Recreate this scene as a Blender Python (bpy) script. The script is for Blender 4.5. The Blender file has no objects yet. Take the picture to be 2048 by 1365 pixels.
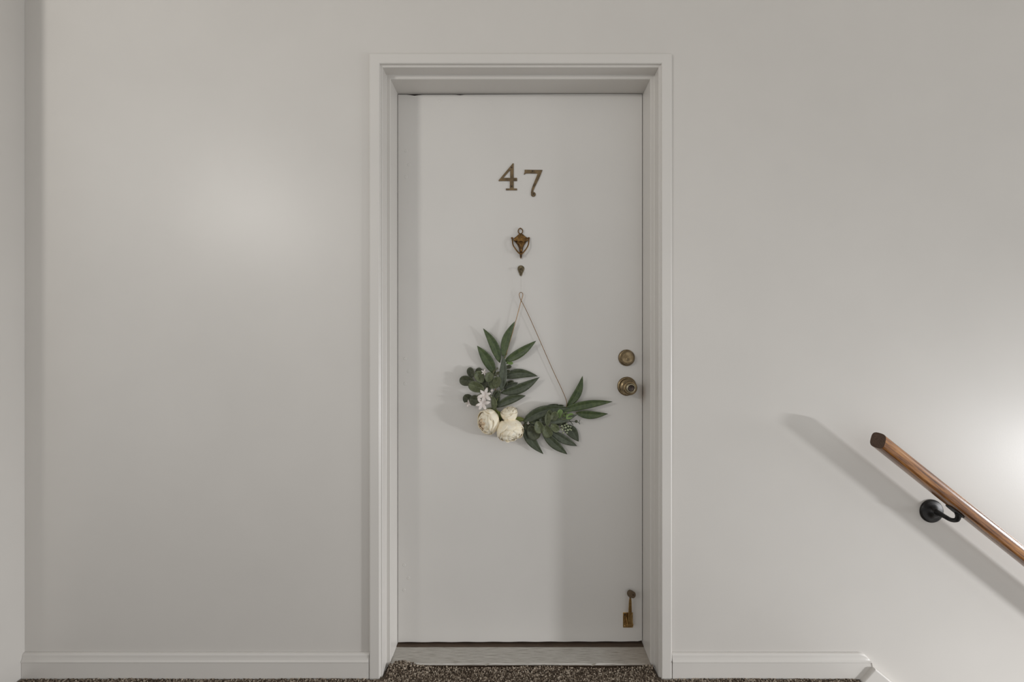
import bpy, bmesh, math, random
import numpy as np
from mathutils import Vector, Matrix
random.seed(7); rng = np.random.default_rng(7)
sc = bpy.context.scene
COL = sc.collection
R = math.radians

# ---------------------------------------------------------------- camera, world, lights, exposure
F = 910.0; VX, VY, H = 1030.0, 664.0, 1.183          # focal length in px, horizon point, camera height
cam = bpy.data.cameras.new('camera'); camo = bpy.data.objects.new('camera', cam); COL.objects.link(camo)
cam.sensor_fit = 'HORIZONTAL'; cam.sensor_width = 36; cam.lens = 36 * F / 2048
cam.shift_x = -(VX - 1024) / 2048; cam.shift_y = -(682.5 - VY) / 2048
camo.location = (0, 0, H); camo.rotation_euler = (R(90), 0, 0)
cam.clip_start = 0.02
sc.camera = camo
sc.view_settings.view_transform = 'Standard'; sc.view_settings.look = 'None'
sc.view_settings.gamma = 1; sc.view_settings.use_curve_mapping = False
sc.view_settings.exposure = 0.15

w = bpy.data.worlds.new('world'); sc.world = w; w.use_nodes = True
w.node_tree.nodes['Background'].inputs[0].default_value = (1.0, 0.992, 0.976, 1)
w.node_tree.nodes['Background'].inputs[1].default_value = 0.59

def area(name, loc, target, sx, sy, power, color, shape='RECTANGLE'):
    l = bpy.data.lights.new(name, 'AREA'); l.shape = shape; l.size = sx
    if shape in ('RECTANGLE', 'ELLIPSE'): l.size_y = sy
    l.energy = power; l.color = color
    o = bpy.data.objects.new(name, l); COL.objects.link(o); o.location = loc
    o.rotation_euler = (Vector(target) - Vector(loc)).to_track_quat('-Z', 'Y').to_euler()
    return o
area('landing_lamp', (-2.88, -2.0, 2.46), (-2.88 + .32, -2.0 + .36, 2.46 + .62), 0.5, 0.5, 60, (1.0, 0.97, 0.92), 'DISK')
SL = (4.7, -0.34, 0.12)                               # ceiling fixture of the lower stair hall, facing mostly down
area('stair_hall_lamp', SL, (SL[0] - .365, SL[1] + .13, SL[2] - .92), 0.36, 0.36, 225, (0.98, 0.985, 1.0), 'DISK')
area('stair_window', (7.4, -0.3, 0.35), (-.5, 1.3, -8), 1.9, 1.5, 120, (0.95, 0.975, 1.0))

# ---------------------------------------------------------------- helpers
def P(px, py, Y):
    """world point at depth Y (metres from the camera plane) for a pixel of the photograph"""
    return Vector(((px - VX) * Y / F, Y, H - (py - VY) * Y / F))

def mesh_obj(name, me, mat, parent=None):
    o = bpy.data.objects.new(name, me); COL.objects.link(o)
    if mat: 
        me.materials.clear(); me.materials.append(mat)
    if parent: 
        o.parent = parent
        o.location = -Vector(parent.get('_w', (0, 0, 0)))
    return o

def setw(o, v):
    o['_w'] = tuple(v)

def obj(name, bm, mat, parent=None, smooth=False, bevel=0, seg=2):
    me = bpy.data.meshes.new(name)
    bmesh.ops.recalc_face_normals(bm, faces=bm.faces[:])
    bm.to_mesh(me); bm.free()
    if smooth: me.polygons.foreach_set('use_smooth', [True] * len(me.polygons))
    o = mesh_obj(name, me, mat, parent)
    if bevel:
        m = o.modifiers.new('bevel', 'BEVEL'); m.width = bevel; m.segments = seg; m.limit_method = 'ANGLE'; m.angle_limit = R(35)
        m.harden_normals = False
    return o

def tag(o, label=None, cat=None, group=None, kind=None):
    if label: o['label'] = label
    if cat: o['category'] = cat
    if group: o['group'] = group
    if kind: o['kind'] = kind
    return o

def empty(name, loc):
    o = bpy.data.objects.new(name, None); COL.objects.link(o); o.location = loc; o['_w'] = tuple(loc)
    o.empty_display_size = 0.05
    return o

def box(bm, x0, x1, y0, y1, z0, z1):
    v = [bm.verts.new(p) for p in [(x0,y0,z0),(x1,y0,z0),(x1,y1,z0),(x0,y1,z0),(x0,y0,z1),(x1,y0,z1),(x1,y1,z1),(x0,y1,z1)]]
    for f in [(0,3,2,1),(4,5,6,7),(0,1,5,4),(1,2,6,5),(2,3,7,6),(3,0,4,7)]: bm.faces.new([v[i] for i in f])

def frame_of(t):
    t = t.normalized(); a = Vector((0, 0, 1)) if abs(t.z) < .9 else Vector((1, 0, 0))
    u = t.cross(a).normalized(); return u, t.cross(u).normalized()

def smooth_path(pts, n=6):
    pts = [Vector(p) for p in pts]; out = []
    for i in range(len(pts) - 1):
        p0 = pts[max(i-1, 0)]; p1 = pts[i]; p2 = pts[i+1]; p3 = pts[min(i+2, len(pts)-1)]
        for k in range(n):
            t = k / n
            out.append(0.5 * ((2*p1) + (p2-p0)*t + (2*p0-5*p1+4*p2-p3)*t*t + (3*p1-p0-3*p2+p3)*t**3))
    out.append(pts[-1]); return out

def tube(bm, pts, r, seg=10, flat=1.0, up=None):
    """tube with per-point radius"""
    pts = [Vector(p) for p in pts]; n = len(pts)
    rs = r if isinstance(r, (list, tuple)) else [r] * n
    if len(rs) != n:
        rs = [float(np.interp(i / (n - 1) * (len(rs) - 1), range(len(rs)), rs)) for i in range(n)]
    u = None; rings = []
    for i, p in enumerate(pts):
        t = (pts[min(i+1, n-1)] - pts[max(i-1, 0)]).normalized()
        if u is None: u = frame_of(t)[0] if up is None else Vector(up)
        u = (u - t * u.dot(t)).normalized(); v = t.cross(u)
        rings.append([bm.verts.new(p + u * (math.cos(a) * rs[i]) + v * (math.sin(a) * rs[i] * flat)) for a in [2*math.pi*k/seg for k in range(seg)]])
    for i in range(n - 1):
        for k in range(seg):
            bm.faces.new([rings[i][k], rings[i][(k+1) % seg], rings[i+1][(k+1) % seg], rings[i+1][k]])
    bm.faces.new(rings[0][::-1]); bm.faces.new(rings[-1])

def lathe(bm, prof, c, axis=(0, -1, 0), seg=40):
    """prof: (distance along axis, radius)"""
    ax = Vector(axis).normalized(); u, v = frame_of(ax); c = Vector(c); rings = []
    for d, r in prof:
        if r < 1e-6: rings.append([bm.verts.new(c + ax * d)])
        else: rings.append([bm.verts.new(c + ax*d + u*math.cos(2*math.pi*k/seg)*r + v*math.sin(2*math.pi*k/seg)*r) for k in range(seg)])
    for a, b in zip(rings, rings[1:]):
        for k in range(seg):
            k2 = (k + 1) % seg
            if len(a) == 1 and len(b) == 1: continue
            if len(a) == 1: bm.faces.new([a[0], b[k], b[k2]])
            elif len(b) == 1: bm.faces.new([a[k], a[k2], b[0]])
            else: bm.faces.new([a[k], a[k2], b[k2], b[k]])
    if len(rings[0]) > 1: bm.faces.new(rings[0][::-1])
    if len(rings[-1]) > 1: bm.faces.new(rings[-1])

def plate(name, outline, Y, depth, mat, parent, holes=(), bevel=0.0004):
    """flat plate in the XZ plane (front face at Y) cut from world-space outlines, via a filled 2D curve"""
    cu = bpy.data.curves.new(name, 'CURVE'); cu.dimensions = '2D'; cu.fill_mode = 'BOTH'
    for poly in [outline] + list(holes):
        s = cu.splines.new('POLY'); s.points.add(len(poly) - 1); s.use_cyclic_u = True
        for q, (x, z) in zip(s.points, poly): q.co = (x, z, 0, 1)
    cu.extrude = depth / 2 - bevel; cu.bevel_depth = bevel; cu.bevel_resolution = 1; cu.offset = -bevel
    t = bpy.data.objects.new('tmp', cu); COL.objects.link(t)
    dg = bpy.context.evaluated_depsgraph_get(); dg.update()
    me = bpy.data.meshes.new_from_object(t.evaluated_get(dg)); me.name = name
    bpy.data.objects.remove(t); bpy.data.curves.remove(cu)
    me.transform(Matrix.Translation((0, Y + depth / 2, 0)) @ Matrix.Rotation(R(90), 4, 'X'))
    return mesh_obj(name, me, mat, parent)

def prism_y(bm, poly, y0, y1):
    a = [bm.verts.new((x, y0, z)) for x, z in poly]; b = [bm.verts.new((x, y1, z)) for x, z in poly]
    bm.faces.new(a); bm.faces.new(b[::-1])
    for i in range(len(poly)): bm.faces.new([a[i], a[(i+1) % len(poly)], b[(i+1) % len(poly)], b[i]])

def prism_x(bm, poly, x0, x1):
    a = [bm.verts.new((x0, y, z)) for y, z in poly]; b = [bm.verts.new((x1, y, z)) for y, z in poly]
    bm.faces.new(a); bm.faces.new(b[::-1])
    for i in range(len(poly)): bm.faces.new([a[i], a[(i+1) % len(poly)], b[(i+1) % len(poly)], b[i]])

# ---------------------------------------------------------------- materials
def srgb(r, g, b):
    f = lambda c: (c/255/12.92) if c/255 <= .04045 else ((c/255+.055)/1.055)**2.4
    return (f(r), f(g), f(b), 1)

class NT:
    def __init__(s, name):
        s.m = bpy.data.materials.new(name); s.m.use_nodes = True; s.t = s.m.node_tree; s.b = s.t.nodes['Principled BSDF']
    def n(s, typ, **kw):
        nd = s.t.nodes.new(typ)
        for k, v in kw.items():
            if k.startswith('i_'): nd.inputs[int(k[2:]) if k[2:].isdigit() else k[2:]].default_value = v
            else: setattr(nd, k, v)
        return nd
    def l(s, a, b): s.t.links.new(a, b)
    def noise(s, scale, detail=3, rough=.5, coord='Object', stretch=None):
        tc = s.n('ShaderNodeTexCoord'); mp = s.n('ShaderNodeMapping'); s.l(tc.outputs[coord], mp.inputs[0])
        if stretch: mp.inputs['Scale'].default_value = stretch
        nz = s.n('ShaderNodeTexNoise'); nz.inputs['Scale'].default_value = scale; nz.inputs['Detail'].default_value = detail
        nz.inputs['Roughness'].default_value = rough; s.l(mp.outputs[0], nz.inputs['Vector']); return nz.outputs['Fac']
    def ramp(s, fac, stops):
        r = s.n('ShaderNodeValToRGB'); e = r.color_ramp.elements
        while len(e) < len(stops): e.new(.5)
        for el, (p, c) in zip(e, stops): el.position = p; el.color = c
        s.l(fac, r.inputs[0]); return r.outputs[0]
    def bump(s, h, strength=.2, dist=.001):
        b = s.n('ShaderNodeBump'); b.inputs['Strength'].default_value = strength; b.inputs['Distance'].default_value = dist
        s.l(h, b.inputs['Height']); s.l(b.outputs[0], s.b.inputs['Normal']); return b
    def set(s, **kw):
        for k, v in kw.items(): s.b.inputs[k.replace('_', ' ')].default_value = v
        return s

def paint(name, col, rough, bscale=260, bstr=.12, spec=.5, stains=()):
    t = NT(name); t.set(Roughness=rough); t.b.inputs['Specular IOR Level'].default_value = spec
    k = t.noise(3.5, 4); c0 = tuple(c * .965 for c in col[:3]) + (1,)
    c = t.ramp(k, [(.3, c0), (.7, col)])
    for (sx, sy, sz, rx, rz, sc_col, amt) in stains:          # localized hand grime that stays on the paint
        g = t.n('ShaderNodeNewGeometry'); mp = t.n('ShaderNodeMapping', vector_type='TEXTURE')
        mp.inputs['Location'].default_value = (sx, sy, sz); mp.inputs['Scale'].default_value = (rx, .045, rz)
        t.l(g.outputs['Position'], mp.inputs[0])
        gr = t.n('ShaderNodeTexGradient', gradient_type='SPHERICAL'); t.l(mp.outputs[0], gr.inputs[0])
        mu = t.n('ShaderNodeMath', operation='MULTIPLY'); t.l(gr.outputs['Fac'], mu.inputs[0]); mu.inputs[1].default_value = amt
        mx = t.n('ShaderNodeMix', data_type='RGBA'); t.l(mu.outputs[0], mx.inputs[0]); t.l(c, mx.inputs[6]); mx.inputs[7].default_value = sc_col
        c = mx.outputs[2]
    t.l(c, t.b.inputs['Base Color'])
    t.bump(t.noise(bscale, 3), bstr, .0008)
    return t.m

M = {}
WALLC = (0.66, 0.635, 0.60, 1)
M['wall'] = paint('wall_paint', WALLC, .36, 190, .09)
STAIN = [(.478, 1.695, .955, .020, .050, srgb(150, 122, 84), .45)]
EDGE = []
M['trim'] = paint('trim_paint', (0.68, 0.655, 0.62, 1), .34, 60, .05, stains=STAIN + EDGE)
M['door'] = paint('door_paint', (0.685, 0.665, 0.635, 1), .33, 220, .06, stains=STAIN)
M['ceiling'] = paint('ceiling_paint', (0.72, 0.70, 0.67, 1), .7)

t = NT('worn_threshold_wood'); t.set(Roughness=.6)
t.l(t.ramp(t.noise(30, 5, .7, stretch=(.6, 18, 18)), [(.32, srgb(120, 112, 100)), (.44, srgb(178, 174, 167)), (.62, srgb(206, 203, 197))]), t.b.inputs['Base Color'])
g = t.n('ShaderNodeNewGeometry'); sx_ = t.n('ShaderNodeSeparateXYZ'); t.l(g.outputs['Position'], sx_.inputs[0])
mr = t.n('ShaderNodeMapRange'); t.l(sx_.outputs[0], mr.inputs[0]); mr.inputs[1].default_value = .30; mr.inputs[2].default_value = .50; mr.inputs[4].default_value = .45
mx = t.n('ShaderNodeMix', data_type='RGBA'); t.l(mr.outputs[0], mx.inputs[0])
t.l(t.b.inputs['Base Color'].links[0].from_socket, mx.inputs[6]); mx.inputs[7].default_value = srgb(120, 92, 60); t.l(mx.outputs[2], t.b.inputs['Base Color'])
t.bump(t.noise(40, 4, .7, stretch=(.6, 18, 18)), .4, .0008); M['threshold'] = t.m
t = NT('dark_brown_wood'); t.set(Roughness=.6); t.l(t.ramp(t.noise(30, 5, .7, stretch=(.5, 14, 14)), [(.3, srgb(48, 38, 30)), (.7, srgb(92, 74, 58))]), t.b.inputs['Base Color']); M['brown'] = t.m

t = NT('carpet_yarn'); t.set(Roughness=.95)
at = t.n('ShaderNodeAttribute', attribute_name='tone'); t.l(t.ramp(at.outputs['Fac'], [(0, srgb(62, 50, 40)), (.35, srgb(102, 88, 74)), (.65, srgb(152, 138, 122)), (1, srgb(206, 194, 178))]), t.b.inputs['Base Color']); M['yarn'] = t.m
t = NT('carpet_base'); t.set(Roughness=.95); t.l(t.ramp(t.noise(420, 2), [(.3, srgb(58, 49, 40)), (.7, srgb(128, 115, 100))]), t.b.inputs['Base Color'])
t.bump(t.noise(420, 2), .8, .004); M['carpet'] = t.m

def metal(name, c0, c1, rough, scale=60, spec=1.0):
    t = NT(name); t.set(Metallic=spec, Roughness=rough); t.l(t.ramp(t.noise(scale, 4, .6), [(.35, c0), (.65, c1)]), t.b.inputs['Base Color'])
    t.bump(t.noise(scale * 4, 2), .08, .0005); return t.m
M['brass'] = metal('antique_brass', srgb(116, 100, 76), srgb(158, 140, 110), .34)
M['bronze'] = metal('aged_bronze', srgb(84, 64, 42), srgb(140, 106, 62), .38, 90)
M['digit'] = metal('tarnished_brass', srgb(96, 84, 68), srgb(138, 118, 90), .42, 45)
M['hook'] = metal('dull_pewter_brass', srgb(88, 80, 64), srgb(128, 116, 92), .42, 110)
M['polished'] = metal('polished_brass', srgb(168, 136, 88), srgb(204, 172, 118), .36)
M['silver'] = metal('worn_silver_brass', srgb(150, 140, 118), srgb(176, 166, 142), .28)
M['wire'] = metal('gold_wire', srgb(124, 90, 46), srgb(150, 114, 62), .4)
M['iron'] = metal('oil_rubbed_iron', srgb(34, 33, 34), srgb(58, 57, 56), .38, 50, .7)
def plain(name, col, rough=.6, scale=40, var=.85, **kw):
    t = NT(name); t.set(Roughness=rough, **kw); t.l(t.ramp(t.noise(scale, 3), [(.3, tuple(c*var for c in col[:3]) + (1,)), (.7, col)]), t.b.inputs['Base Color']); return t.m
M['keyway'] = plain('dark_keyway', srgb(34, 28, 28), .4)
M['cyl'] = metal('dark_cylinder', srgb(70, 62, 60), srgb(92, 82, 76), .4)
M['rubber'] = plain('brown_rubber', srgb(94, 76, 54), .6)
M['screw'] = plain('dark_screw', srgb(38, 30, 24), .5)
M['thread'] = plain('clear_thread', srgb(190, 186, 178), .5)
M['stem'] = plain('olive_stem', srgb(112, 118, 62), .6, 80)
M['bud'] = plain('berry', srgb(172, 180, 148), .5, 60)
M['budd'] = plain('dark_berry', srgb(104, 106, 78), .5, 60)
M['lime'] = plain('lime_leaf', srgb(118, 142, 84), .5, 60)
M['chip'] = plain('paint_chip', srgb(176, 170, 158), .6)

def leafmat(name, dark, mid, rib, rough=.42):
    t = NT(name); t.set(Roughness=rough); uv = t.n('ShaderNodeTexCoord'); sp = t.n('ShaderNodeSeparateXYZ'); t.l(uv.outputs['UV'], sp.inputs[0])
    base = t.ramp(t.noise(90, 4, .65), [(.3, dark), (.7, mid)])
    a = t.n('ShaderNodeMath', operation='SUBTRACT'); t.l(sp.outputs[0], a.inputs[0]); a.inputs[1].default_value = .5
    b = t.n('ShaderNodeMath', operation='ABSOLUTE'); t.l(a.outputs[0], b.inputs[0])
    rb = t.ramp(b.outputs[0], [(0, (.55,)*3 + (1,)), (.035, (0,)*3 + (1,))])
    # slanted side veins
    c = t.n('ShaderNodeMath', operation='SUBTRACT'); t.l(sp.outputs[1], c.inputs[0]); t.l(b.outputs[0], c.inputs[1])
    d = t.n('ShaderNodeMath', operation='MULTIPLY'); t.l(c.outputs[0], d.inputs[0]); d.inputs[1].default_value = 80
    e = t.n('ShaderNodeMath', operation='SINE'); t.l(d.outputs[0], e.inputs[0])
    vn = t.ramp(e.outputs[0], [(.72, (0,)*3 + (1,)), (1, (.09,)*3 + (1,))])
    ad = t.n('ShaderNodeMath', operation='ADD'); t.l(rb, ad.inputs[0]); t.l(vn, ad.inputs[1]); ad.use_clamp = True
    mx = t.n('ShaderNodeMix', data_type='RGBA'); t.l(ad.outputs[0], mx.inputs[0]); t.l(base, mx.inputs[6]); mx.inputs[7].default_value = rib
    t.l(mx.outputs[2], t.b.inputs['Base Color']); t.bump(e.outputs[0], .06, .0005); return t.m
M['leaf'] = leafmat('green_leaf', srgb(50, 66, 38), srgb(86, 100, 60), srgb(110, 124, 92))
M['leafd'] = leafmat('dark_leaf', srgb(50, 58, 40), srgb(80, 88, 66), srgb(104, 114, 100), .34)
M['leafb'] = leafmat('bluish_leaf', srgb(60, 66, 52), srgb(90, 98, 80), srgb(128, 138, 122), .4)
M['euc'] = leafmat('eucalyptus_leaf', srgb(66, 74, 48), srgb(104, 110, 78), srgb(122, 126, 98), .55)
M['eucd'] = leafmat('dark_eucalyptus_leaf', srgb(54, 58, 42), srgb(84, 88, 66), srgb(100, 104, 84), .55)
M['olive'] = leafmat('olive_sepal', srgb(88, 98, 44), srgb(128, 136, 74), srgb(140, 148, 92), .5)
def petalmat(name, c0, c1, rough=.7):
    t = NT(name); t.set(Roughness=rough); t.b.inputs['Subsurface Weight'].default_value = .15; t.b.inputs['Subsurface Radius'].default_value = (.004, .003, .002); t.b.inputs['Subsurface Scale'].default_value = 1
    t.l(t.ramp(t.noise(70, 3), [(.3, c0), (.7, c1)]), t.b.inputs['Base Color']); t.bump(t.noise(160, 2), .12, .0006); return t.m
M['petal'] = petalmat('cream_petal', srgb(246, 232, 204), srgb(254, 246, 226))
M['petalc'] = petalmat('peach_petal', srgb(226, 196, 160), srgb(240, 220, 190))
M['white'] = petalmat('white_petal', srgb(206, 196, 190), srgb(226, 218, 212))

t = NT('stained_oak'); t.set(Roughness=.26); t.b.inputs['Coat Weight'].default_value = .6; t.b.inputs['Coat Roughness'].default_value = .12
k = t.noise(9, 6, .68, stretch=(.8, 14, 14)); t.l(t.ramp(k, [(.34, srgb(70, 42, 22)), (.46, srgb(122, 76, 38)), (.56, srgb(166, 112, 58)), (.72, srgb(200, 146, 82))]), t.b.inputs['Base Color'])
t.bump(k, .03, .0005); M['oak'] = t.m
t = NT('oak_end_grain'); t.set(Roughness=.75); t.l(t.ramp(t.noise(240, 3), [(.3, srgb(66, 48, 38)), (.7, srgb(92, 70, 56))]), t.b.inputs['Base Color']); M['oakend'] = t.m

# ---------------------------------------------------------------- the setting
YW, YD = 1.558, 1.70
XL, XR, ZT = -0.439, 0.477, 2.074                    # opening at the door face
def s_obj(name, bm, mat, label, cat, parent=None, **kw):
    return tag(obj(name, bm, mat, parent, **kw), label, cat, None, 'structure')

bm = bmesh.new()
box(bm, -1.678, XL - .018, YW, 1.78, -.2, 2.72)
box(bm, XR + .018, 5.2, YW, 1.78, -3.0, 2.72)
box(bm, XL - .018, XR + .018, YW, 1.78, ZT + .018, 2.72)
wall = s_obj('wall_back', bm, M['wall'], 'off-white painted wall around the numbered door, running down beside the stairs', 'wall')
bm = bmesh.new(); box(bm, -3.6, -1.6785, 1.371, 1.78, -.2, 2.72)
s_obj('wall_left', bm, M['wall'], 'short projecting off-white wall return at the far left edge', 'wall', bevel=.003)
bm = bmesh.new(); box(bm, -3.6, 5.2, -.6, 1.78, 2.7205, 2.80)
s_obj('ceiling', bm, M['ceiling'], 'flat off-white ceiling above the landing', 'ceiling')

# door frame: casing, stop and jamb swept round the opening with mitred corners
prof = [(-.006, 1.752), (-.006, 1.7455), (0, 1.7455), (0, 1.606), (.0015, 1.6035), (.0125, 1.6035), (.0145, 1.602), (.0145, 1.5585), (.016, 1.5565), (.0195, 1.5565), (.0215, 1.5545),
        (.0215, 1.5475), (.0235, 1.5455), (.053, 1.5455), (.0565, 1.5475), (.0575, 1.5508), (.0575, 1.5585), (.03, 1.5585), (.03, 1.752)]
bm = bmesh.new(); secs = []
for kind in ('lb', 'lt', 'rt', 'rb'):
    ring = []
    for u, y in prof:
        x = XL - u if kind[0] == 'l' else XR + u
        z = ZT + u if kind[1] == 't' else 0.0005
        ring.append(bm.verts.new((x, y, z)))
    secs.append(ring)
n = len(prof)
for a, b in zip(secs, secs[1:]):
    for i in range(n): bm.faces.new([a[i], a[(i+1) % n], b[(i+1) % n], b[i]])
bm.faces.new(secs[0]); bm.faces.new(secs[-1][::-1])
s_obj('trim_1', bm, M['trim'], 'white painted door casing and stepped jamb around door 47', 'door frame')

bm = bmesh.new(); box(bm, XL + .001, XR - .001, 1.706, 1.7445, ZT - .0028, ZT - .0003)  # near-black strip added to paint the shade in the gap over the slab
obj('gap_shade_strip', bm, M['screw'], bpy.data.objects['trim_1'])['label'] = 'dark strip standing in for the shade in the gap above the door'
# baseboards
def bb_prof(y):   # (y, z)
    return [(y, .001), (y-.0115, .001), (y-.0115, .056), (y-.0135, .0585), (y-.0135, .061), (y-.0105, .065), (y-.0085, .072), (y-.0075, .080), (y-.005, .0845), (y-.002, .0862), (y, .0865)]
bm = bmesh.new(); prism_x(bm, bb_prof(YW - .0005), -1.6775, XL - .0585)
s_obj('baseboard_left', bm, M['trim'], 'white moulded baseboard between the left wall return and the door casing', 'baseboard')
bm = bmesh.new()
pr = bb_prof(YW - .0005)
xs0, xe = XR + .0585, 1.2135
secs = []
def zclip(x, z, r=.042):
    # rounded upper right end
    if x > xe - r:
        t = (x - (xe - r)) / r; lim = .0865 - r + r * math.sqrt(max(0, 1 - t * t)); z_l = .0612
        if lim > z_l: return z if z <= z_l else z_l + (z - z_l) * (lim - z_l) / (.0865 - z_l)
        return min(z, lim)
    return z
for x in [xs0] + [xe - .042 + .042 * math.sin(R(a)) for a in range(0, 91, 3)]:
    secs.append([bm.verts.new((x, y, max(.001, zclip(x, z)))) for y, z in pr])
for a, b in zip(secs, secs[1:]):
    for i in range(len(pr)): bm.faces.new([a[i], a[(i+1) % len(pr)], b[(i+1) % len(pr)], b[i]])
bm.faces.new(secs[0]); bm.faces.new(secs[-1][::-1])
s_obj('baseboard_right', bm, M['trim'], 'white moulded baseboard right of the door, rounded off at the stair head', 'baseboard')

# stair skirt board
sl = .81
bm = bmesh.new()
x0, z0 = 1.2145, .046
prism_y(bm, [(1.172, -.001), (x0, z0), (4.2, z0 - sl * (4.2 - x0)), (4.2, -2.75), (3.9, -2.55), (1.172, -.36)], YW - .026, YW - .0005)
s_obj('trim_2', bm, M['trim'], 'white skirt board sloping down beside the stairs below the handrail', 'skirting', bevel=.004, seg=3)

# floor slab + carpet
FX1 = 1.168
bm = bmesh.new(); box(bm, -3.6, FX1, -.6, YW - .0005, -.2, 0); 
box(bm, XL - .0145 + .0005, XR + .0145 - .0005, YW - .0005, 1.612, -.2, -.002)
floor = s_obj('floor', bm, M['carpet'], 'brown looped carpet on the landing floor', 'floor')

def carpet_h(x, y):
    h = .0005 + .0012 * np.sin(x * 9 + 1.3) * np.sin(y * 21)
    # the carpet laps up onto the threshold near the left jamb
    h = h + .006 * np.clip((y - 1.575) / .02, 0, 1) + .011 * np.exp(-((x + .395) / .045) ** 2) * np.clip((y - 1.545) / .05, 0, 1)
    h = h + .005 * np.exp(-((x - .47) / .03) ** 2) * np.clip((y - 1.53) / .06, 0, 1)
    return h
def carpet_back(x):
    e = np.full_like(x, 1.5455)
    inside = (x > XL - .012) & (x < XR + .012)
    e = np.where(inside, 1.594 + .002 * np.sin(x * 17), e)
    return np.where(inside & (x < -.30), 1.600 + .012 * np.exp(-((x + .40) / .05) ** 2), e)
sp = .0050
gx, gy = np.meshgrid(np.arange(-1.672, 1.163, sp), np.arange(1.17, 1.615, sp))
gx = gx.ravel() + rng.uniform(-.0016, .0016, gx.size); gy = gy.ravel() + rng.uniform(-.0016, .0016, gy.size)
m = (gy < carpet_back(gx)) & ~((gy > 1.541) & ((np.abs(gx - XL + .034) < .029) | (np.abs(gx - XR - .034) < .029)))
gx, gy = gx[m], gy[m]; N = gx.size
gz = carpet_h(gx, gy)
# each tuft: a leaning loop of yarn, low dome: 5-gon base ring, mid ring, tip
K = 5; ang = np.arange(K) * 2 * np.pi / K
rot = rng.uniform(0, 6.28, N); lean = rng.uniform(-.0013, .0013, (N, 2)); hh = rng.uniform(.0028, .0058, N); rr = rng.uniform(.0019, .0031, N); el = rng.uniform(.7, 1.5, N)
V = np.zeros((N, 2 * K + 1, 3))
for k in range(K):
    cx, sy = np.cos(ang[k]) * rr * el, np.sin(ang[k]) * rr
    dx, dy = cx * np.cos(rot) - sy * np.sin(rot), cx * np.sin(rot) + sy * np.cos(rot)
    V[:, k] = np.stack([gx + dx * .8, gy + dy * .8, gz - .001], 1)
    V[:, K + k] = np.stack([gx + dx + lean[:, 0] * .6, gy + dy + lean[:, 1] * .6, gz + hh * .7], 1)
V[:, 2 * K] = np.stack([gx + lean[:, 0], gy + lean[:, 1], gz + hh], 1)
tri = []
for k in range(K):
    k2 = (k + 1) % K
    tri += [(k, k2, K + k2), (k, K + k2, K + k), (K + k, K + k2, 2 * K)]
tri = np.array(tri)
FV = (tri[None] + (np.arange(N) * (2 * K + 1))[:, None, None]).reshape(-1)
me = bpy.data.meshes.new('carpet_pile'); me.vertices.add(N * (2 * K + 1)); me.vertices.foreach_set('co', V.reshape(-1))
nt = len(FV) // 3; me.loops.add(nt * 3); me.loops.foreach_set('vertex_index', FV.astype(np.int32))
me.polygons.add(nt); me.polygons.foreach_set('loop_start', np.arange(0, nt * 3, 3, dtype=np.int32)); me.update(calc_edges=True)
me.polygons.foreach_set('use_smooth', np.ones(nt, dtype=bool))
a = me.attributes.new('tone', 'FLOAT', 'POINT'); a.data.foreach_set('value', np.repeat(rng.beta(1.5, 1.5, N), 2 * K + 1).astype(np.float32))
pile = mesh_obj('carpet_pile', me, M['yarn'], floor); pile['kind'] = 'stuff'; pile['label'] = 'brown looped carpet pile'

# threshold
bm = bmesh.new()
prism_x(bm, [(1.6005, .009), (1.6005, .0115), (1.6035, .0145), (1.682, .0150), (1.684, .0150), (1.684, .009)], XL + .0008, XR - .0008)
th = s_obj('trim_3', bm, M['threshold'], 'worn grey wooden threshold under the door between the jambs', 'threshold')
bm = bmesh.new(); prism_x(bm, [(1.6845, -.002), (1.6845, .0172), (1.69, .0185), (1.76, .0185), (1.76, -.002)], XL + .0008, XR - .0008)
obj('rear_strip', bm, M['brown'], th)['label'] = 'dark brown strip behind the grey threshold'
bm = bmesh.new(); prism_x(bm, [(1.5985, -.0015), (1.5985, .0088), (1.684, .0088), (1.684, -.0015)], XL + .0008, XR - .0008)
obj('underside_strip', bm, M['brown'], th)['label'] = 'dark brown edge under the grey threshold'

# stairs going down to the right (just outside the frame)
st = empty('floor_stairs', (FX1, .9, 0)); tag(st, 'brown carpeted stairs going down to the right of the landing', 'stairs', None, 'structure')
for i in range(9):
    bm = bmesh.new(); z1 = -.19 * (i + 1); xa = FX1 + .235 * i
    box(bm, xa + .001, xa + .236, .35, YW - .028, z1 - .19, z1)
    obj('tread', bm, M['carpet'], st, bevel=.006)

# ---------------------------------------------------------------- door 47
door = empty('door_1', (.019, YD, .023)); tag(door, 'off-white painted flat door with brass number 47 and hardware', 'door', None, 'structure')
bm = bmesh.new()
# slab, very slightly wavy bottom and top edges as planed by hand
nx = 60; xs = np.linspace(XL + .0018, XR - .0022, nx)
top = ZT - .0035 + .0012 * np.sin(xs * 5) - .004 * np.exp(-((xs + .375) / .016) ** 2) - .003 * np.exp(-((xs + .21) / .008) ** 2)
bot = .0225 + .003 * (xs + .44) / .9 + .0006 * np.sin(xs * 60) - .0 * xs
bot[-1] += .004
vf = [[bm.verts.new((x, y, z)) for x, z in zip(xs, zz)] for y in (YD, YD + .044) for zz in (bot, top)]
bf, tf, bb, tb = vf
for i in range(nx - 1):
    bm.faces.new([bf[i], bf[i+1], tf[i+1], tf[i]]); bm.faces.new([bb[i+1], bb[i], tb[i], tb[i+1]])
    bm.faces.new([tf[i], tf[i+1], tb[i+1], tb[i]]); bm.faces.new([bf[i+1], bf[i], bb[i], bb[i+1]])
bm.faces.new([bf[0], tf[0], tb[0], bb[0]]); bm.faces.new([bf[-1], bb[-1], tb[-1], tf[-1]])
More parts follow.
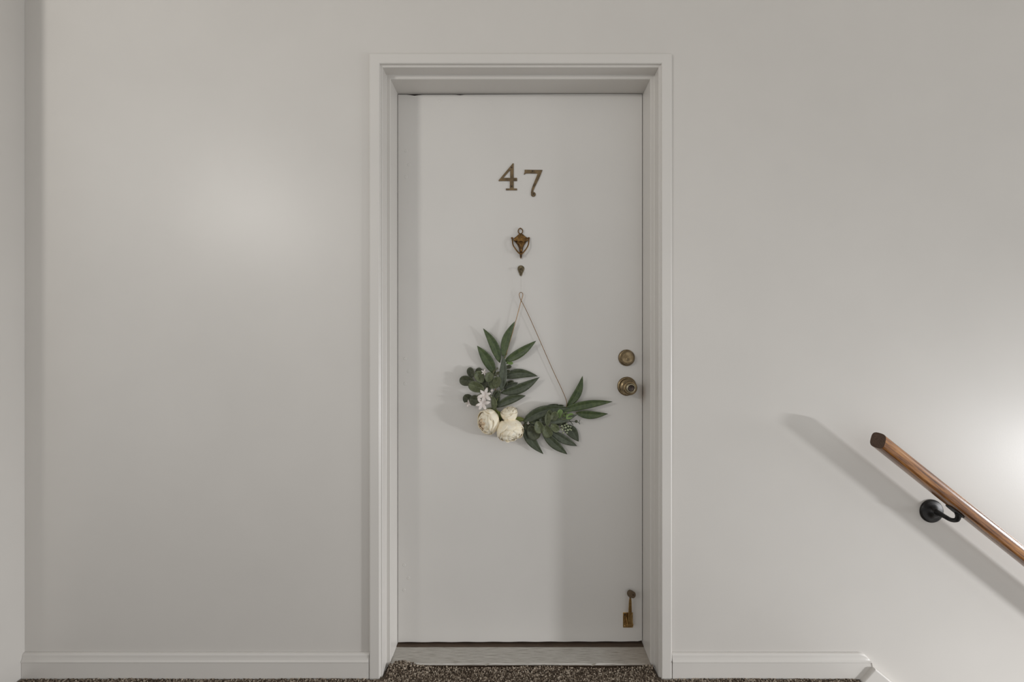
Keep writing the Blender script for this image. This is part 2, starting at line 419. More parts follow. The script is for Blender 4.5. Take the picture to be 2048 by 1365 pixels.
obj('slab', bm, M['door'], door)

# painted-over screw heads along the hinge side and the top
capme = None
for px, py in [(812,302),(818,330),(812,354),(810,718),(817,743),(810,768),(808,1131),(817,1157),(808,1181),(879,202),(982,204)]:
    c = P(px, py, YD)
    if capme is None:
        bm = bmesh.new(); lathe(bm, [(-.0005, .0062), (.0004, .0058), (.0008, .0045), (.0004, .003), (.0006, .0)], (0, 0, 0), seg=16)
        capme = bpy.data.meshes.new('screw_cover'); bmesh.ops.recalc_face_normals(bm, faces=bm.faces[:]); bm.to_mesh(capme); bm.free()
        capme.polygons.foreach_set('use_smooth', [True] * len(capme.polygons)); capme.materials.append(M['door'])
    o = bpy.data.objects.new('screw_cover', capme); COL.objects.link(o); o.parent = door; o.location = c - Vector(door['_w'])

# numerals
def z1(x, y): return 960 + x / 11.378, 300 + y / 11.378
def out(pts, zf, Y): return [(lambda p: (p.x, p.z))(P(*zf(*q), Y)) for q in pts]
YN = YD - .0035
four = out([(762,300),(766,310),(766,635),(843,635),(843,706),(766,706),(766,877),(843,877),(843,916),(590,916),(590,877),(678,877),(678,706),(422,706),(424,690),(745,305)], z1, YN)
fh = out([(686,455),(530,634),(686,634)], z1, YN)
n4 = plate('number_digit', four, YN, .0034, M['digit'], door, [fh], .0005); n4['label'] = 'tarnished brass digit 4'
def arcpts(cx, cy, r, a0, a1, k=10): return [(cx + r*math.cos(R(a0+(a1-a0)*i/k)), cy + r*math.sin(R(a0+(a1-a0)*i/k))) for i in range(k+1)]
seven = [(1016,450),(1422,455),(1392,535),(1335,670),(1270,800),(1228,895),(1210,940)] + arcpts(1214,1010,54,-85,178,16) + [(1160,955),(1174,885),(1215,775),(1265,655),(1312,535),(1060,532),(1030,540),(1003,562),(1000,545),(1016,500)]
n7 = plate('number_digit', out(seven, z1, YN), YN, .0034, M['digit'], door, (), .0005); n7['label'] = 'tarnished brass digit 7 with curled foot'
for par, q in ((n4, (722,398)), (n4, (720,832)), (n7, (1197,482)), (n7, (1218,1003))):
    bm = bmesh.new(); lathe(bm, [(-.001, .0024), (.0006, .0024), (.0011, .0012), (.0012, 0)], P(*z1(*q), YN), seg=14)
    o = obj('screw', bm, M['screw'], None, smooth=True); o.parent = par

# knocker
def z2(x, y): return 980 + x / 7.583, 440 + y / 7.583
YK = YD - .010
kn = plate('door_knocker', out([(358,280),(398,250),(440,212),(496,212),(525,240),(562,268),(578,272),(574,318),(545,332),(502,345),(470,352),(425,338),(385,325),(360,318)], z2, YK), YK, .0098, M['bronze'], door, (), .0022)
kn['label'] = 'aged bronze shield shaped door knocker'
bm = bmesh.new()
cols = [(330, 382, 548, .006), (350, 396, 538, .011), (380, 418, 516, .013), (420, 438, 500, .013), (460, 448, 492, .012), (505, 452, 486, .010)]
rings = []
for y, xa, xb, d in cols:
    row = []
    for k in range(9):
        s = k / 8; a = math.pi * s; px, py = z2(xa + (xb - xa) * s, y)
        q = P(px, py, YD - .002); q.y -= d * math.sin(a) ** .7 if 0 < k < 8 else 0; row.append(bm.verts.new(q))
    rings.append(row)
for a, b in zip(rings, rings[1:]):
    for k in range(8): bm.faces.new([a[k], a[k+1], b[k+1], b[k]])
o = obj('fluted_cone', bm, M['bronze'], None, smooth=True); o.parent = kn
sm = o.modifiers.new('s', 'SOLIDIFY'); sm.thickness = .0015
bm = bmesh.new()
pts = [P(*z2(x, y), YD - .006) for x, y in [(460,126),(440,140),(429,162),(430,188),(444,206),(462,212),(480,206),(493,188),(494,162),(481,140)]]
tube(bm, smooth_path(pts + [pts[0]], 4), .0019, 8)
lathe(bm, [(0, .0022), (.002, .0012), (.0035, 0)], P(*z2(460, 130), YD - .006), (0, 0, 1), 10)
o = obj('top_ring', bm, M['bronze'], None, smooth=True); o.parent = kn
for nm in (0,):
    bm = bmesh.new()
    pts = [P(*z2(x, y), YD - d) for x, y, d in [(336,276,.006),(342,330,.010),(352,385,.013),(385,440,.015),(430,495,.016),(470,520,.017),(505,495,.016),(550,440,.015),(578,385,.013),(588,330,.010),(588,276,.006)]]
    tube(bm, smooth_path(pts, 5), .0025, 10)
    for s in (0, -1):
        lathe(bm, [(-.004, .003), (.004, .003)], pts[s], (1, 0, 0), 12)
    o = obj('striker', bm, M['bronze'], None, smooth=True); o.parent = kn
bm = bmesh.new(); c = P(*z2(469, 535), YD)
lathe(bm, [(0, .0052), (.006, .0052), (.010, .0046), (.020, .0044), (.0225, .003), (.023, 0)], c + Vector((0, -.0005, .001)), (0, -1, 0), 24)
lathe(bm, [(0, .0042), (.004, .0036), (.006, .0018), (.0075, .002), (.010, 0)], P(*z2(469, 552), YD - .006), (0, 0, -1), 16)
o = obj('strike_knob', bm, M['bronze'], None, smooth=True); o.parent = kn

# hook under the knocker
YH = YD - .003
tear = arcpts(469, 742, 52, 160, 380, 16) + [(500,800),(482,848),(470,858),(456,846),(436,800)]
hk = plate('wreath_hook', out(tear, z2, YH), YH, .0029, M['hook'], door, (), .0008); hk['label'] = 'small teardrop brass hook'
bm = bmesh.new()
a = P(*z2(469, 752), YD - .003); tube(bm, smooth_path([a, a + Vector((0, -.010, -.002)), a + Vector((0, -.015, -.0075)), a + Vector((0, -.013, -.014)), a + Vector((0, -.012, -.0155))], 6), [.0026, .002, .0018, .0018, .0016], 10)
lathe(bm, [(-.0006, 0), (0, .0035), (.003, .0035), (.0048, .0018), (.005, 0)], a, (0, -1, 0), 20)
bm2 = bm; o = obj('hook_arm', bm2, M['hook'], None, smooth=True); o.parent = hk

# deadbolt
c = P(1252.8, 716, YD)
bm = bmesh.new()
lathe(bm, [(.0004, .0308), (.003, .0310), (.006, .0300), (.0095, .0285), (.0105, .0262), (.0125, .0252), (.0145, .0245), (.0215, .0218), (.0228, .0208), (.0232, .0190), (.0224, .0186), (.0224, 0)], c)
db = obj('deadbolt', bm, M['brass'], door, smooth=False, bevel=0); db['label'] = 'antique brass deadbolt with keyhole'
for p in db.data.polygons: p.use_smooth = True
def shade_auto(o, ang=35):
    m_ = o.modifiers.new('e', 'EDGE_SPLIT'); m_.split_angle = R(ang)
shade_auto(db)
fc = c + Vector((0, -.0224, 0))
bm = bmesh.new(); lathe(bm, [(-.001, .0072), (.0016, .0072), (.002, .0064), (.002, 0)], fc + Vector((0, 0, -.0035)), seg=28)
o = obj('cylinder_core', bm, M['brass'], None, smooth=True); o.parent = db; o.location = -Vector(door['_w']) * 0; shade_auto(o)
bm = bmesh.new(); cc = fc + Vector((0, -.0020, -.0045))
box(bm, cc.x - .0009, cc.x + .0009, cc.y - .0003, cc.y + .001, cc.z - .0040, cc.z + .0030); lathe(bm, [(-.001, .0017), (.0003, .0017)], cc + Vector((0, 0, .0022)), seg=12)
o = obj('keyhole', bm, M['keyway'], None); o.parent = db

# doorknob
c = P(1253.3, 773, YD)
bm = bmesh.new()
lathe(bm, [(.0004, .0352), (.003, .0355), (.0058, .0348), (.0078, .0325), (.0085, .0295), (.0075, .0275), (.009, .0230), (.0125, .0160), (.018, .0135), (.026, .0140), (.030, .0175), (.035, .0228), (.0415, .0262), (.0480, .0268),
           (.0535, .0252), (.0565, .0225), (.0575, .0195), (.0568, .0180)], c, seg=56)
kb = obj('doorknob', bm, M['brass'], door, smooth=True); shade_auto(kb, 50); kb['label'] = 'round antique brass doorknob with keyed centre'
bm = bmesh.new(); lathe(bm, [(.0500, .0180), (.0600, .0182), (.0650, .0172), (.0675, .0150), (.0680, .0128), (.0660, .0110), (.0600, .0106)], c, seg=48)
o = obj('end_ring', bm, M['silver'], None, smooth=True); o.parent = kb; o['label'] = 'paler worn brass ring on knob face'
bm = bmesh.new(); lathe(bm, [(.0600, .0105), (.0665, .0105), (.0672, .0095), (.0672, .0068), (.0668, .0062), (.0668, 0)], c, seg=36)
o = obj('key_cylinder', bm, M['cyl'], None, smooth=True); o.parent = kb; shade_auto(o)
bm = bmesh.new(); box(bm, c.x - .0008, c.x + .0008, c.y - .0672, c.y - .0660, c.z - .0052, c.z + .0030)
o = obj('keyhole', bm, M['keyway'], None); o.parent = kb

# kick-down door holder
def z5(x, y): return 1200 + x / 6.658, 1160 + y / 6.658
YB = YD - .003
hp = plate('door_holder', out([(308,442),(438,442),(438,641),(308,641)], z5, YB), YB, .0029, M['polished'], door, (), .0005); hp['label'] = 'brass kick-down door holder folded up'
bm = bmesh.new()
q0 = P(*z5(399, 600), YD - .016); q1 = P(*z5(400, 470), YD - .021); q2 = P(*z5(402, 300), YD - .024); q3 = P(*z5(404, 240), YD - .024)
def bar(bm, pts, ws, t):
    rings = []
    for p, w_ in zip(pts, ws):
        rings.append([bm.verts.new(p + Vector((sx * w_ / 2, sy * t / 2, 0))) for sx, sy in ((-1, -1), (1, -1), (1, 1), (-1, 1))])
    for a, b in zip(rings, rings[1:]):
        for k in range(4): bm.faces.new([a[k], a[(k+1) % 4], b[(k+1) % 4], b[k]])
    bm.faces.new(rings[0]); bm.faces.new(rings[-1])
bar(bm, [q0, q1, q2, q3], [.0150, .0130, .0100, .0060], .006)
o = obj('arm', bm, M['polished'], None, bevel=.0015); o.parent = hp
bm = bmesh.new()
for sx in (-1, 1):
    cx_ = q0.x + sx * .0098
    rings = []
    prism = [(YD - .0025, q0.z + .020), (YD - .010, q0.z + .012), (YD - .020, q0.z + .004), (YD - .021, q0.z - .004), (YD - .014, q0.z - .008), (YD - .0025, q0.z - .009)]
    a = [bm.verts.new((cx_ - .0012, y, z)) for y, z in prism]; b = [bm.verts.new((cx_ + .0012, y, z)) for y, z in prism]
    bm.faces.new(a); bm.faces.new(b[::-1])
    for i in range(6): bm.faces.new([a[i], a[(i+1) % 6], b[(i+1) % 6], b[i]])
lathe(bm, [(-.0125, .0022), (.0125, .0022)], q0, (1, 0, 0), 12)
o = obj('hinge_cheeks', bm, M['polished'], None, bevel=.0006); o.parent = hp
bm = bmesh.new(); tc = P(*z5(400, 185), YD - .012)
ax = Vector((.30, -.85, .25)).normalized()
lathe(bm, [(-.004, .0105), (0, .0125), (.012, .0118), (.020, .0112), (.021, .0108), (.0212, .0022), (.017, .002), (.017, 0)], tc, ax, 24)
lathe(bm, [(0, .0035), (.011, .0045)], q3 + Vector((0, 0, -.002)), (0, .25, 1), 12)
o = obj('rubber_tip', bm, M['rubber'], None, smooth=True); o.parent = hp; shade_auto(o); o['label'] = 'round brown rubber tip'
for q in ((330,470), (330,618), (422,470)):
    bm = bmesh.new(); lathe(bm, [(0, .0028), (.001, .0024), (.0014, 0)], P(*z5(*q), YB), seg=14); o = obj('screw', bm, M['screw'] if q == (330,470) else M['polished'], None, smooth=True); o.parent = hp

# ---------------------------------------------------------------- wreath
def z3(x, y): return 900 + x / 4.706, 630 + y / 4.706
def W3(x, y, off): return P(*z3(x, y), YD - off)
wr = empty('wreath', tuple(P(1041.5, 586, YD - .012)))
tag(wr, 'half wreath of green leaves and cream peonies on a gold wire hanging on the door', 'wreath')
bm = bmesh.new()
wp = [(1042.2,602,.012),(1038.6,592,.012),(1039,587,.012),(1041.8,585,.012),(1045,587,.012),(1045.6,592,.012),(1042.2,602,.0135),(1037,622,.0135),(1028,655,.012),(1015,700,.011),(1003,738,.010),(992,775,.010),(984,810,.012),(990,835,.014),(1015,850,.014),(1050,850,.014),(1090,842,.012),(1120,828,.010),(1132,815,.010),(1133,803,.010),(1124,780,.0105),(1104,737,.011),(1072,664,.012),(1053,622,.0125),(1042.6,602,.0115)]
tube(bm, smooth_path([P(a, b, YD - c) for a, b, c in wp], 6), .00105, 8)
obj('wire_hoop', bm, M['wire'], wr, smooth=True)['label'] = 'thin gold wire triangle hoop'
bm = bmesh.new(); hp_ = P(*z2(470, 850), YD - .016)
tube(bm, [hp_ + Vector((-.0006, 0, .002)), P(1041.2, 570, YD - .014), P(1041, 585, YD - .0125), P(1042.4, 586, YD - .0115), P(1042.6, 570, YD - .014), hp_ + Vector((.0006, 0, .002))], .00022, 5)
obj('hanging_thread', bm, M['thread'], wr)

def leaf(base, tip, wid, off0, off1, mat, name='leaf', bend=0.0, shape=0.8, fold=.25, curl=0.0, nl=12, label=None):
    """lance leaf from base to tip (zoom coords), wid = full width in zoom units"""
    a = W3(base[0], base[1], off0); b = W3(tip[0], tip[1], off1)
    L = (b - a).length; d = (b - a).normalized(); side = d.cross(Vector((0, -1, 0))).normalized(); nrm = side.cross(d).normalized()
    if nrm.y > 0: nrm = -nrm
    wm = .90 * wid / 4.706 * YD / F; me = bpy.data.meshes.new(name); vs = []; uvs = []; fs = []; nc = 6
    for i in range(nl + 1):
        s = i / nl; ww = wm / 2 * (math.sin(math.pi * s ** shape) ** .85 if 0 < s < 1 else 0.0)
        if s == 0: ww = wm * .03
        if s == 1: ww = wm * .004
        c = a + d * (L * s) + side * (bend * L * math.sin(math.pi * s)) + nrm * (curl * L * math.sin(math.pi * s) + 0.0)
        for k in range(nc + 1):
            t_ = k / nc * 2 - 1
            rip = .02 * wm * math.sin(s * 14 + k * 2)
            vs.append(c + side * (ww * t_) + nrm * (fold * ww * abs(t_) - fold * ww * .5 + rip * abs(t_))); uvs.append((k / nc, s))
    for i in range(nl):
        for k in range(nc): q = i * (nc + 1) + k; fs.append((q, q + 1, q + nc + 2, q + nc + 1))
    me.from_pydata([tuple(v) for v in vs], [], fs); ul = me.uv_layers.new(name='UVMap')
    for lp in me.loops: ul.data[lp.index].uv = uvs[lp.vertex_index]
    me.polygons.foreach_set('use_smooth', [True] * len(me.polygons))
    o = mesh_obj(name, me, mat, wr); sm = o.modifiers.new('t', 'SOLIDIFY'); sm.thickness = .0005; sm.offset = 0
    if label: o['label'] = label
    return o
# left spray
leaf((470,452),(312,128),92,.012,.022,M['leaf'],bend=.06)
leaf((500,405),(610,62),88,.014,.024,M['leaf'],bend=-.07)
leaf((512,442),(810,245),92,.012,.030,M['leaf'],bend=.03,shape=.8)
leaf((425,560),(256,292),108,.010,.022,M['leaf'],bend=.03,shape=.85)
leaf((500,585),(825,578),100,.006,.018,M['leafd'],bend=-.09,shape=.75)
leaf((478,738),(842,588),104,.012,.028,M['leafd'],bend=.07,shape=.8)
leaf((428,872),(712,762),92,.012,.026,M['leafd'],bend=-.06,shape=.9)
leaf((483,720),(503,372),82,.030,.034,M['leafb'],bend=.02,shape=.8)
leaf((415,905),(398,755),62,.024,.030,M['euc'],bend=.06)
leaf((425,860),(460,720),70,.012,.020,M['leafd'])
leaf((500,690),(640,640),60,.006,.010,M['leafd'])
# right spray
leaf((1100,868),(1248,576),84,.010,.024,M['leaf'],bend=.09)
leaf((1020,915),(1530,818),88,.020,.030,M['leaf'],bend=-.035,shape=.9)
leaf((1185,925),(1486,932),84,.012,.022,M['leaf'],bend=.05,shape=.75)
leaf((690,1005),(1130,880),120,.020,.026,M['leafd'],bend=-.09,shape=.65)
leaf((860,905),(1022,842),46,.008,.014,M['leafd'],bend=-.05)
leaf((980,880),(1072,852),46,.008,.014,M['leafd'])
leaf((705,1010),(878,1312),112,.010,.022,M['leafd'],bend=.10,shape=.72)
leaf((860,1080),(1104,1314),98,.010,.022,M['leafd'],bend=.04,shape=.9)
leaf((940,1090),(1196,1236),88,.008,.018,M['leafb'],bend=.03,shape=.9)
leaf((1075,1040),(1210,1194),112,.004,.014,M['leafd'],bend=-.07)
leaf((915,1010),(1205,935),56,.030,.036,M['leafb'],bend=.07)
leaf((730,1010),(900,1000),70,.014,.020,M['leafd'])
# sepals / stems near the flowers
leaf((478,1000),(420,880),60,.014,.022,M['olive'],name='sepal',label='olive green sepal')
leaf((500,975),(445,905),50,.022,.028,M['olive'],name='sepal',label='olive green sepal')
leaf((610,978),(708,985),46,.014,.018,M['olive'],name='sepal',label='olive green sepal')
leaf((325,905),(420,890),50,.010,.016,M['olive'],name='sepal',label='olive green sepal')

def disc(cx, cy, rx, ry, ang, off, mat, tilt=(0, 0), name='round_leaf', cup=.18):
    """rounded eucalyptus leaf; ang = direction of its tip in the picture plane"""
    c = W3(cx, cy, off); s_ = 1.12 * YD / F / 4.706; vs = []; uvs = []; fs = []; nr, na = 4, 20
    ca, sa = math.cos(R(ang)), math.sin(R(ang))
    for i in range(nr + 1):
        f_ = i / nr
        for k in range(na):
            th = 2 * math.pi * k / na; u, v = math.cos(th) * f_, math.sin(th) * f_
            uu = u * (1.0 + .08 * math.cos(th)); 
            v *= .92 + .22 * u; x = (uu * rx * ca - v * ry * sa) * s_; z = (uu * rx * sa + v * ry * ca) * s_
            y = -(cup * (f_ * f_) * rx * s_) + .22 * rx * s_ * abs(v) * -1 + .03 * rx * s_ * math.sin(3 * th + cx) * f_ + tilt[0] * x + tilt[1] * z
            vs.append((c.x + x, c.y + y, c.z + z)); uvs.append((.5 + v / 2, .5 + u / 2))
    for i in range(nr):
        for k in range(na):
            k2 = (k + 1) % na; fs.append((i*na+k, i*na+k2, (i+1)*na+k2, (i+1)*na+k))
    me = bpy.data.meshes.new(name); me.from_pydata(vs, [], fs); ul = me.uv_layers.new(name='UVMap')
    for lp in me.loops: ul.data[lp.index].uv = uvs[lp.vertex_index]
    me.polygons.foreach_set('use_smooth', [True] * len(me.polygons))
    o = mesh_obj(name, me, mat, wr); sm = o.modifiers.new('t', 'SOLIDIFY'); sm.thickness = .0006; return o
E, ED = M['euc'], M['eucd']
for a in [(198,547,45,33,105,.012,ED),(165,620,62,46,175,.018,ED),(272,540,36,32,80,.010,ED),(282,588,55,42,115,.020,E,(.3,0)),(255,680,70,46,160,.028,E,(0,.2)),
          (368,590,42,38,60,.026,E,(.2,.2)),(330,635,40,34,20,.012,ED),(438,640,52,38,70,.032,E,(-.35,0)),(400,650,45,38,100,.020,E),(182,797,52,44,150,.012,ED),(248,805,52,48,170,.020,ED,(.2,0)),
          (350,690,34,28,-60,.016,ED),(435,750,38,34,40,.014,ED),(540,535,24,18,0,.016,ED),(548,490,26,17,10,.018,ED),(525,500,20,16,60,.014,ED),(500,660,40,26,30,.006,ED),(560,640,34,20,20,.004,ED),
          (780,1100,66,58,-60,.016,ED),(738,1055,44,36,-30,.014,ED),(835,1052,54,44,-70,.030,E,(.2,0)),(918,985,52,28,85,.034,E,(0,.3)),(912,1092,54,46,-70,.026,E),(982,1058,46,32,-40,.028,E,(.2,.2)),
          (978,958,44,34,60,.028,E),(1030,935,40,26,75,.026,M['lime']),(1072,958,38,30,40,.030,E),(875,1000,40,30,120,.018,ED),(1000,1010,50,36,20,.014,ED),(1045,1015,40,30,20,.010,ED),(930,940,40,26,70,.024,E)]:
    disc(*a)
disc(566, 456, 24, 14, 5, .022, M['lime']); disc(540, 452, 14, 10, 60, .020, M['lime']); disc(1122, 955, 36, 24, 30, .032, M['lime'], (.3, 0)); disc(1085, 945, 26, 18, 80, .030, M['lime'])
disc(615, 888, 14, 10, 0, .010, E)

# stems
def stem(pts, r, name='stem', mat=None, par=None):
    bm = bmesh.new(); tube(bm, smooth_path([W3(*p) for p in pts], 5), r, 7); o = obj(name, bm, mat or M['stem'], wr if par is None else None, smooth=True)
    if par: o.parent = par
    return o
stem([(538,365,.026),(515,400,.022),(492,440,.016),(490,560,.014),(475,700,.014),(430,860,.014),(470,990,.014)], [.0010, .0016, .0022])
stem([(470,990,.012),(560,1010,.012),(700,995,.014),(850,960,.016),(1000,930,.018),(1100,868,.014),(1150,850,.018)], [.002, .0022, .0012])
stem([(1205,915,.020),(1160,940,.016),(1060,935,.016)], .0009)
stem([(700,1000,.012),(860,1040,.016),(960,1080,.012),(1060,1060,.014)], [.0018, .0012])
stem([(430,860,.014),(340,700,.016),(280,640,.014)], [.0016, .001]); stem([(400,760,.012),(300,740,.012),(220,790,.012)], [.0012, .0008])
# thin dark twig at the right
tw = stem([(1080,1020,.018),(1130,1005,.020),(1180,1008,.022),(1212,1012,.024),(1224,990,.026)], [.0012, .0008], 'twig', M['leafd'])
for q in [((1130,1005,.020),(1120,985,.022)), ((1135,1006,.020),(1160,1042,.022)), ((1212,1012,.024),(1222,1032,.025))]:
    stem(list(q), [.0018, .0009], 'twig_leaf', M['leafd'], tw)
disc(1186, 1004, 13, 13, 0, .022, ED)

# berries
def berries(name, pts, mat, hub):
    root = stem([hub, (pts[0][0], pts[0][1], pts[0][2] - .004)], .0008, name)
    bm = bmesh.new(); bmesh.ops.create_icosphere(bm, subdivisions=2, radius=1); me = bpy.data.meshes.new('berry'); bm.to_mesh(me); bm.free()
    me.polygons.foreach_set('use_smooth', [True] * len(me.polygons)); me.materials.append(mat)
    for x, y, off, r in pts:
        o = bpy.data.objects.new('berry', me); COL.objects.link(o); o.parent = root; o.location = W3(x, y, off); s_ = r / 4.706 * YD / F; o.scale = (s_, s_ * 1.1, s_)
        # root object carries the wreath offset, so parts are in world coordinates below it
def jig(cx, cy, n_, rx, ry, off, r):
    return [(cx + rx * math.sqrt(random.random()) * math.cos(a), cy + ry * math.sqrt(random.random()) * math.sin(a), off + random.uniform(-.005, .005), r * random.uniform(.8, 1.15)) for a in [random.uniform(0, 6.28) for _ in range(n_)]]
berries('berry_sprig', [(1052,1048,.024,11),(1057,1082,.026,11),(1066,1110,.024,9),(1100,1110,.024,9),(1108,1085,.026,11),(1112,1050,.024,11),(1088,1062,.03,10),(1080,1040,.022,9),(1128,1078,.022,9),(1085,1090,.03,8),(1140,1085,.018,9),(1098,1030,.022,9),(1135,1055,.018,9),(1070,1065,.024,8)], M['bud'], (1040,1030,.012))
berries('berry_sprig', jig(432,535,16,34,40,.018,9), M['budd'], (470,600,.010))

# white starry blossoms
def blossom(cx, cy, r, off, name='blossom', npet=6, tilt=(.25, .2), rot=0, label='small white star shaped blossom'):
    s_ = YD / F / 4.706; c = W3(cx, cy, off)
    bm = bmesh.new(); lathe(bm, [(-.004, .001), (0, .0022), (.0015, .0016), (.002, 0)], c, (0, -1, 0), 12)
    root = obj(name, bm, M['white'], wr, smooth=True); root['label'] = label
    for k in range(npet):
        a = rot + 2 * math.pi * k / npet + random.uniform(-.12, .12); L = r * s_ * random.uniform(.85, 1.1); wd = L * .44
        vs = []; fs = []
        for i in range(7):
            t_ = i / 6; ww = wd / 1.0 * math.sin(math.pi * (t_ * .92 + .05)) ** .7 * .5
            for j in range(5):
                v = j / 4 * 2 - 1; x = L * t_; y = ww * v; dep = -(.35 * L * math.sin(t_ * 2.0)) - .25 * ww * abs(v)
                X = x * math.cos(a) - y * math.sin(a); Z = x * math.sin(a) + y * math.cos(a)
                vs.append((c.x + X, c.y + dep + tilt[0] * X + tilt[1] * Z, c.z + Z))
        for i in range(6):
            for j in range(4): q = i * 5 + j; fs.append((q, q+1, q+6, q+5))
        me = bpy.data.meshes.new('petal'); me.from_pydata(vs, [], fs); me.polygons.foreach_set('use_smooth', [True] * len(me.polygons))
        o = mesh_obj('petal', me, M['white']); o.parent = root; sm = o.modifiers.new('t', 'SOLIDIFY'); sm.thickness = .0009
    return root
blossom(328, 752, 66, .040, rot=.3); blossom(305, 835, 68, .044, rot=.1, tilt=(.3, .1)); blossom(175, 832, 34, .026, rot=.5, npet=5)
blossom(322, 540, 30, .022, npet=5); blossom(395, 712, 18, .030, npet=4); blossom(735, 1020, 16, .022, npet=4)

# peonies
def peony(name, cx, cy, rad, off, axis, label, seed, squash=(1, 1), inner_peach=True):
    rnd = random.Random(seed); s_ = YD / F / 4.706 * rad; c = W3(cx, cy, off); ax = Vector(axis).normalized(); u, v = frame_of(ax)
    bm = bmesh.new(); bmesh.ops.create_icosphere(bm, subdivisions=3, radius=s_ * .70)
    for q in bm.verts: q.co = c + q.co
    root = obj(name, bm, M['petalc'] if inner_peach else M['petal'], wr, smooth=True); root['label'] = label
    rings_ = [(5, 1.00, 72, 46, 0), (5, .95, 56, 44, .5), (6, .90, 42, 36, .2), (6, .84, 28, 34, .7), (5, .77, 14, 36, .1), (4, .70, 2, 40, .4)]
    for ri, (cnt, rr_, te, wdeg, ph) in enumerate(rings_):
        for k in range(cnt):
            az0 = 2 * math.pi * (k + ph) / cnt + rnd.uniform(-.15, .15); te_ = te + rnd.uniform(-7, 7); r0 = s_ * rr_ * rnd.uniform(.97, 1.03)
            vs = []; fs = []; nu, nv = 9, 10; w_ = R(wdeg * rnd.uniform(.95, 1.15)); f1, f2 = rnd.uniform(0, 6), rnd.uniform(0, 6)
            for i in range(nu + 1):
                t_ = i / nu; th0 = R(150 + (te_ - 150) * t_)
                for j in range(nv + 1):
                    q = j / nv * 2 - 1
                    wid = w_ * (.55 + .6 * math.sin(math.pi * min(t_, .9) * .62))
                    th = th0 + R(16) * (q ** 2) * t_ ** 2 + R(3.2) * math.sin(q * 7 + f1) * t_ ** 3     # rounded, notched tip
                    az = az0 + q * wid
                    r_ = r0 * (1 + (.075 * t_ ** 5 if ri < 4 else .16 * t_ ** 3) + .025 * math.sin(q * 5 + f2) * t_ + .03 * abs(q) * (1 if ri % 2 else -1)) 
                    sn = math.sin(th)
                    p = ax * (math.cos(th) * r_) + u * (math.cos(az) * sn * r_) + v * (math.sin(az) * sn * r_)
                    p.x *= squash[0]; p.z *= squash[1]
                    vs.append(tuple(c + p))
            for i in range(nu):
                for j in range(nv): q = i * (nv + 1) + j; fs.append((q, q+1, q+nv+2, q+nv+1))
            me = bpy.data.meshes.new('petal'); me.from_pydata(vs, [], fs); me.polygons.foreach_set('use_smooth', [True] * len(me.polygons))
            o = mesh_obj('petal', me, M['petalc'] if (inner_peach and ri >= 4) else M['petal']); o.parent = root
            sm = o.modifiers.new('t', 'SOLIDIFY'); sm.thickness = .0007
    return root
peony('peony', 362, 1006, 104, .040, (-.72, -.62, -.18), 'cream peony with peach centre facing left', 3, (.98, 1.12))
peony('peony', 565, 1088, 116, .042, (.36, -.55, -.76), 'large cream peony, lowest of the three', 11, (1.06, .96), False)
peony('peony', 558, 934, 76, .034, (-.25, -.22, .94), 'small cream peony bud between the others', 5, (1, .98), False)

# ---------------------------------------------------------------- handrail
YR = 1.462; RX0 = 1.166; RZ0 = .834; rs_ = .797; ANG = math.atan(rs_)
hr = empty('handrail', (RX0, YR, RZ0)); tag(hr, 'stained oak handrail sloping down the stair wall on a black bracket', 'handrail')
hw, hh_ = .0290, .0222
def sect(k, n_=96):
    a = 2 * math.pi * k / n_; e = .62
    cx_, sy_ = math.cos(a), math.sin(a)
    return (math.copysign(abs(cx_) ** e, cx_) * hw, math.copysign(abs(sy_) ** e, sy_) * hh_)
bm = bmesh.new(); d = Vector((math.cos(ANG), 0, -math.sin(ANG))); nn = Vector((math.sin(ANG), 0, math.cos(ANG))); n_ = 96
rail0 = Vector((RX0, YR, RZ0)); cut = math.tan(ANG - R(15))        # near-plumb end cut
r1, r2 = [], []
for k in range(n_):
    yy, zz = sect(k)
    base = rail0 + Vector((0, yy, 0)) + nn * zz
    r1.append(bm.verts.new(base - d * (cut * zz))); r2.append(bm.verts.new(base + d * 3.2))
for k in range(n_): bm.faces.new([r1[k], r1[(k+1) % n_], r2[(k+1) % n_], r2[k]])
bm.faces.new(r2[::-1])
me = bpy.data.meshes.new('rail')
o = obj('rail', bm, M['oak'], None, smooth=True); shade_auto(o, 50)
# give the rail a local frame running along it so the grain follows its length
Rm = Matrix((( d.x, 0, nn.x), (0, 1, 0), (d.z, 0, nn.z))).to_4x4(); Rm.translation = rail0
o.data.transform(Rm.inverted()); o.parent = hr; o.matrix_parent_inverse = Matrix.Identity(4); o.rotation_euler = Rm.to_euler(); o.location = (0, 0, 0)
rail = o
bm = bmesh.new(); vs = []
for k in range(n_):
    yy, zz = sect(k); vs.append(bm.verts.new(rail0 + Vector((0, yy * .985, 0)) + nn * zz * .985 - d * (cut * zz * .985) - d * .0006))
vs2 = [bm.verts.new(v_.co + d * .004) for v_ in vs]
bm.faces.new(vs); bm.faces.new(vs2[::-1])
for k in range(n_): bm.faces.new([vs[k], vs[(k+1) % n_], vs2[(k+1) % n_], vs2[k]])
obj('end_grain', bm, M['oakend'], hr)['label'] = 'dark brown sawn end of the rail'
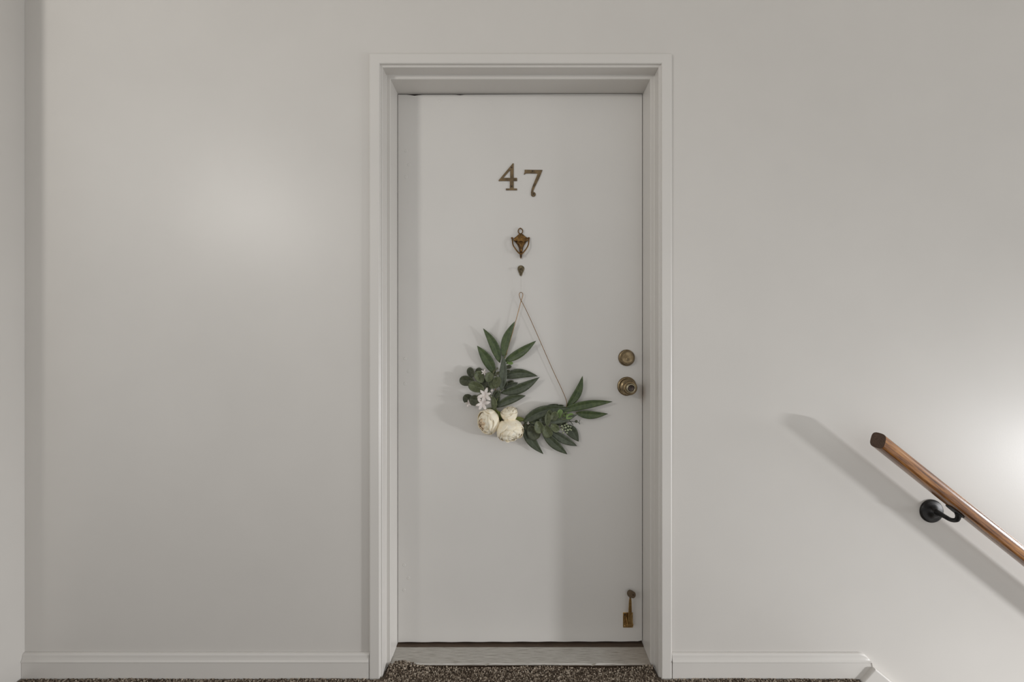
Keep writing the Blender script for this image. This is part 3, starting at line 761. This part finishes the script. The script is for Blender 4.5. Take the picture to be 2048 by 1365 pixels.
def bracket(bx):
    zr = RZ0 - rs_ * (bx - RX0); zw = zr - .059
    bm = bmesh.new(); tube(bm, smooth_path([(bx, YW - .008, zw + .002), (bx, YW - .026, zw + .004), (bx, YW - .050, zw + .001), (bx, YR + .024, zw - .001), (bx, YR + .006, zw + .006), (bx, YR, zw + .018), (bx, YR, zr - hh_ / math.cos(ANG) - .001)], 6), [.010, .0085, .0072, .0068, .0068, .0072, .0095], 16)
    br = obj('bracket', bm, M['iron'], hr, smooth=True); br['label'] = 'black iron handrail bracket'
    bm = bmesh.new(); lathe(bm, [(.0005, .0395), (.004, .0395), (.0065, .0378), (.008, .034), (.009, .026), (.012, .018), (.018, .0125), (.022, .0105)], (bx, YW, zw), seg=44)
    o = obj('wall_plate', bm, M['iron'], None, smooth=True); o.parent = br; shade_auto(o, 50)
    bm = bmesh.new(); c_ = Vector((bx, YR, zr)) - nn * (hh_ + .0022) + d * .006
    ring = []
    for sgn in (-1, 1):
        rr = []
        for k in range(24):
            a = 2 * math.pi * k / 24; ex = .70
            lx = math.copysign(abs(math.cos(a)) ** ex, math.cos(a)) * .031; ly = math.copysign(abs(math.sin(a)) ** ex, math.sin(a)) * .0135
            rr.append(bm.verts.new(c_ + d * lx + Vector((0, ly, 0)) + nn * sgn * .0022))
        ring.append(rr)
    bm.faces.new(ring[0]); bm.faces.new(ring[1][::-1])
    for k in range(24): bm.faces.new([ring[0][k], ring[0][(k+1) % 24], ring[1][(k+1) % 24], ring[1][k]])
    o = obj('saddle', bm, M['iron'], None, bevel=.001); o.parent = br
bracket(1.424); bracket(3.2)

# ---------------------------------------------------------------- paint flakes on the carpet edge
for (px, py, lab, s_) in ((1187, 1331, 'white paint flake on the carpet edge below the doorknob side', 1.0), (974, 1331, 'thin pale flake on the carpet edge below the peonies', .8)):
    c = P(px, py, 1.597); bm = bmesh.new(); z_ = c.z + .001
    pts = [(-.010, -.003), (-.004, .001), (.004, .004), (.011, .005), (.008, .001), (.001, -.003), (-.006, -.006)]
    a = [bm.verts.new((c.x + x * s_, 1.597 + y * s_, z_ + .002 * x * 40 * s_)) for x, y in pts]
    b = [bm.verts.new(v_.co + Vector((0, 0, .0010))) for v_ in a]
    bm.faces.new(a); bm.faces.new(b[::-1])
    for k in range(len(a)): bm.faces.new([a[k], a[(k+1) % len(a)], b[(k+1) % len(a)], b[k]])
    o = obj('paint_flake', bm, M['chip']); tag(o, lab, 'flake', 'paint flakes on the carpet')

for o in bpy.data.objects:
    if '_w' in o: del o['_w']
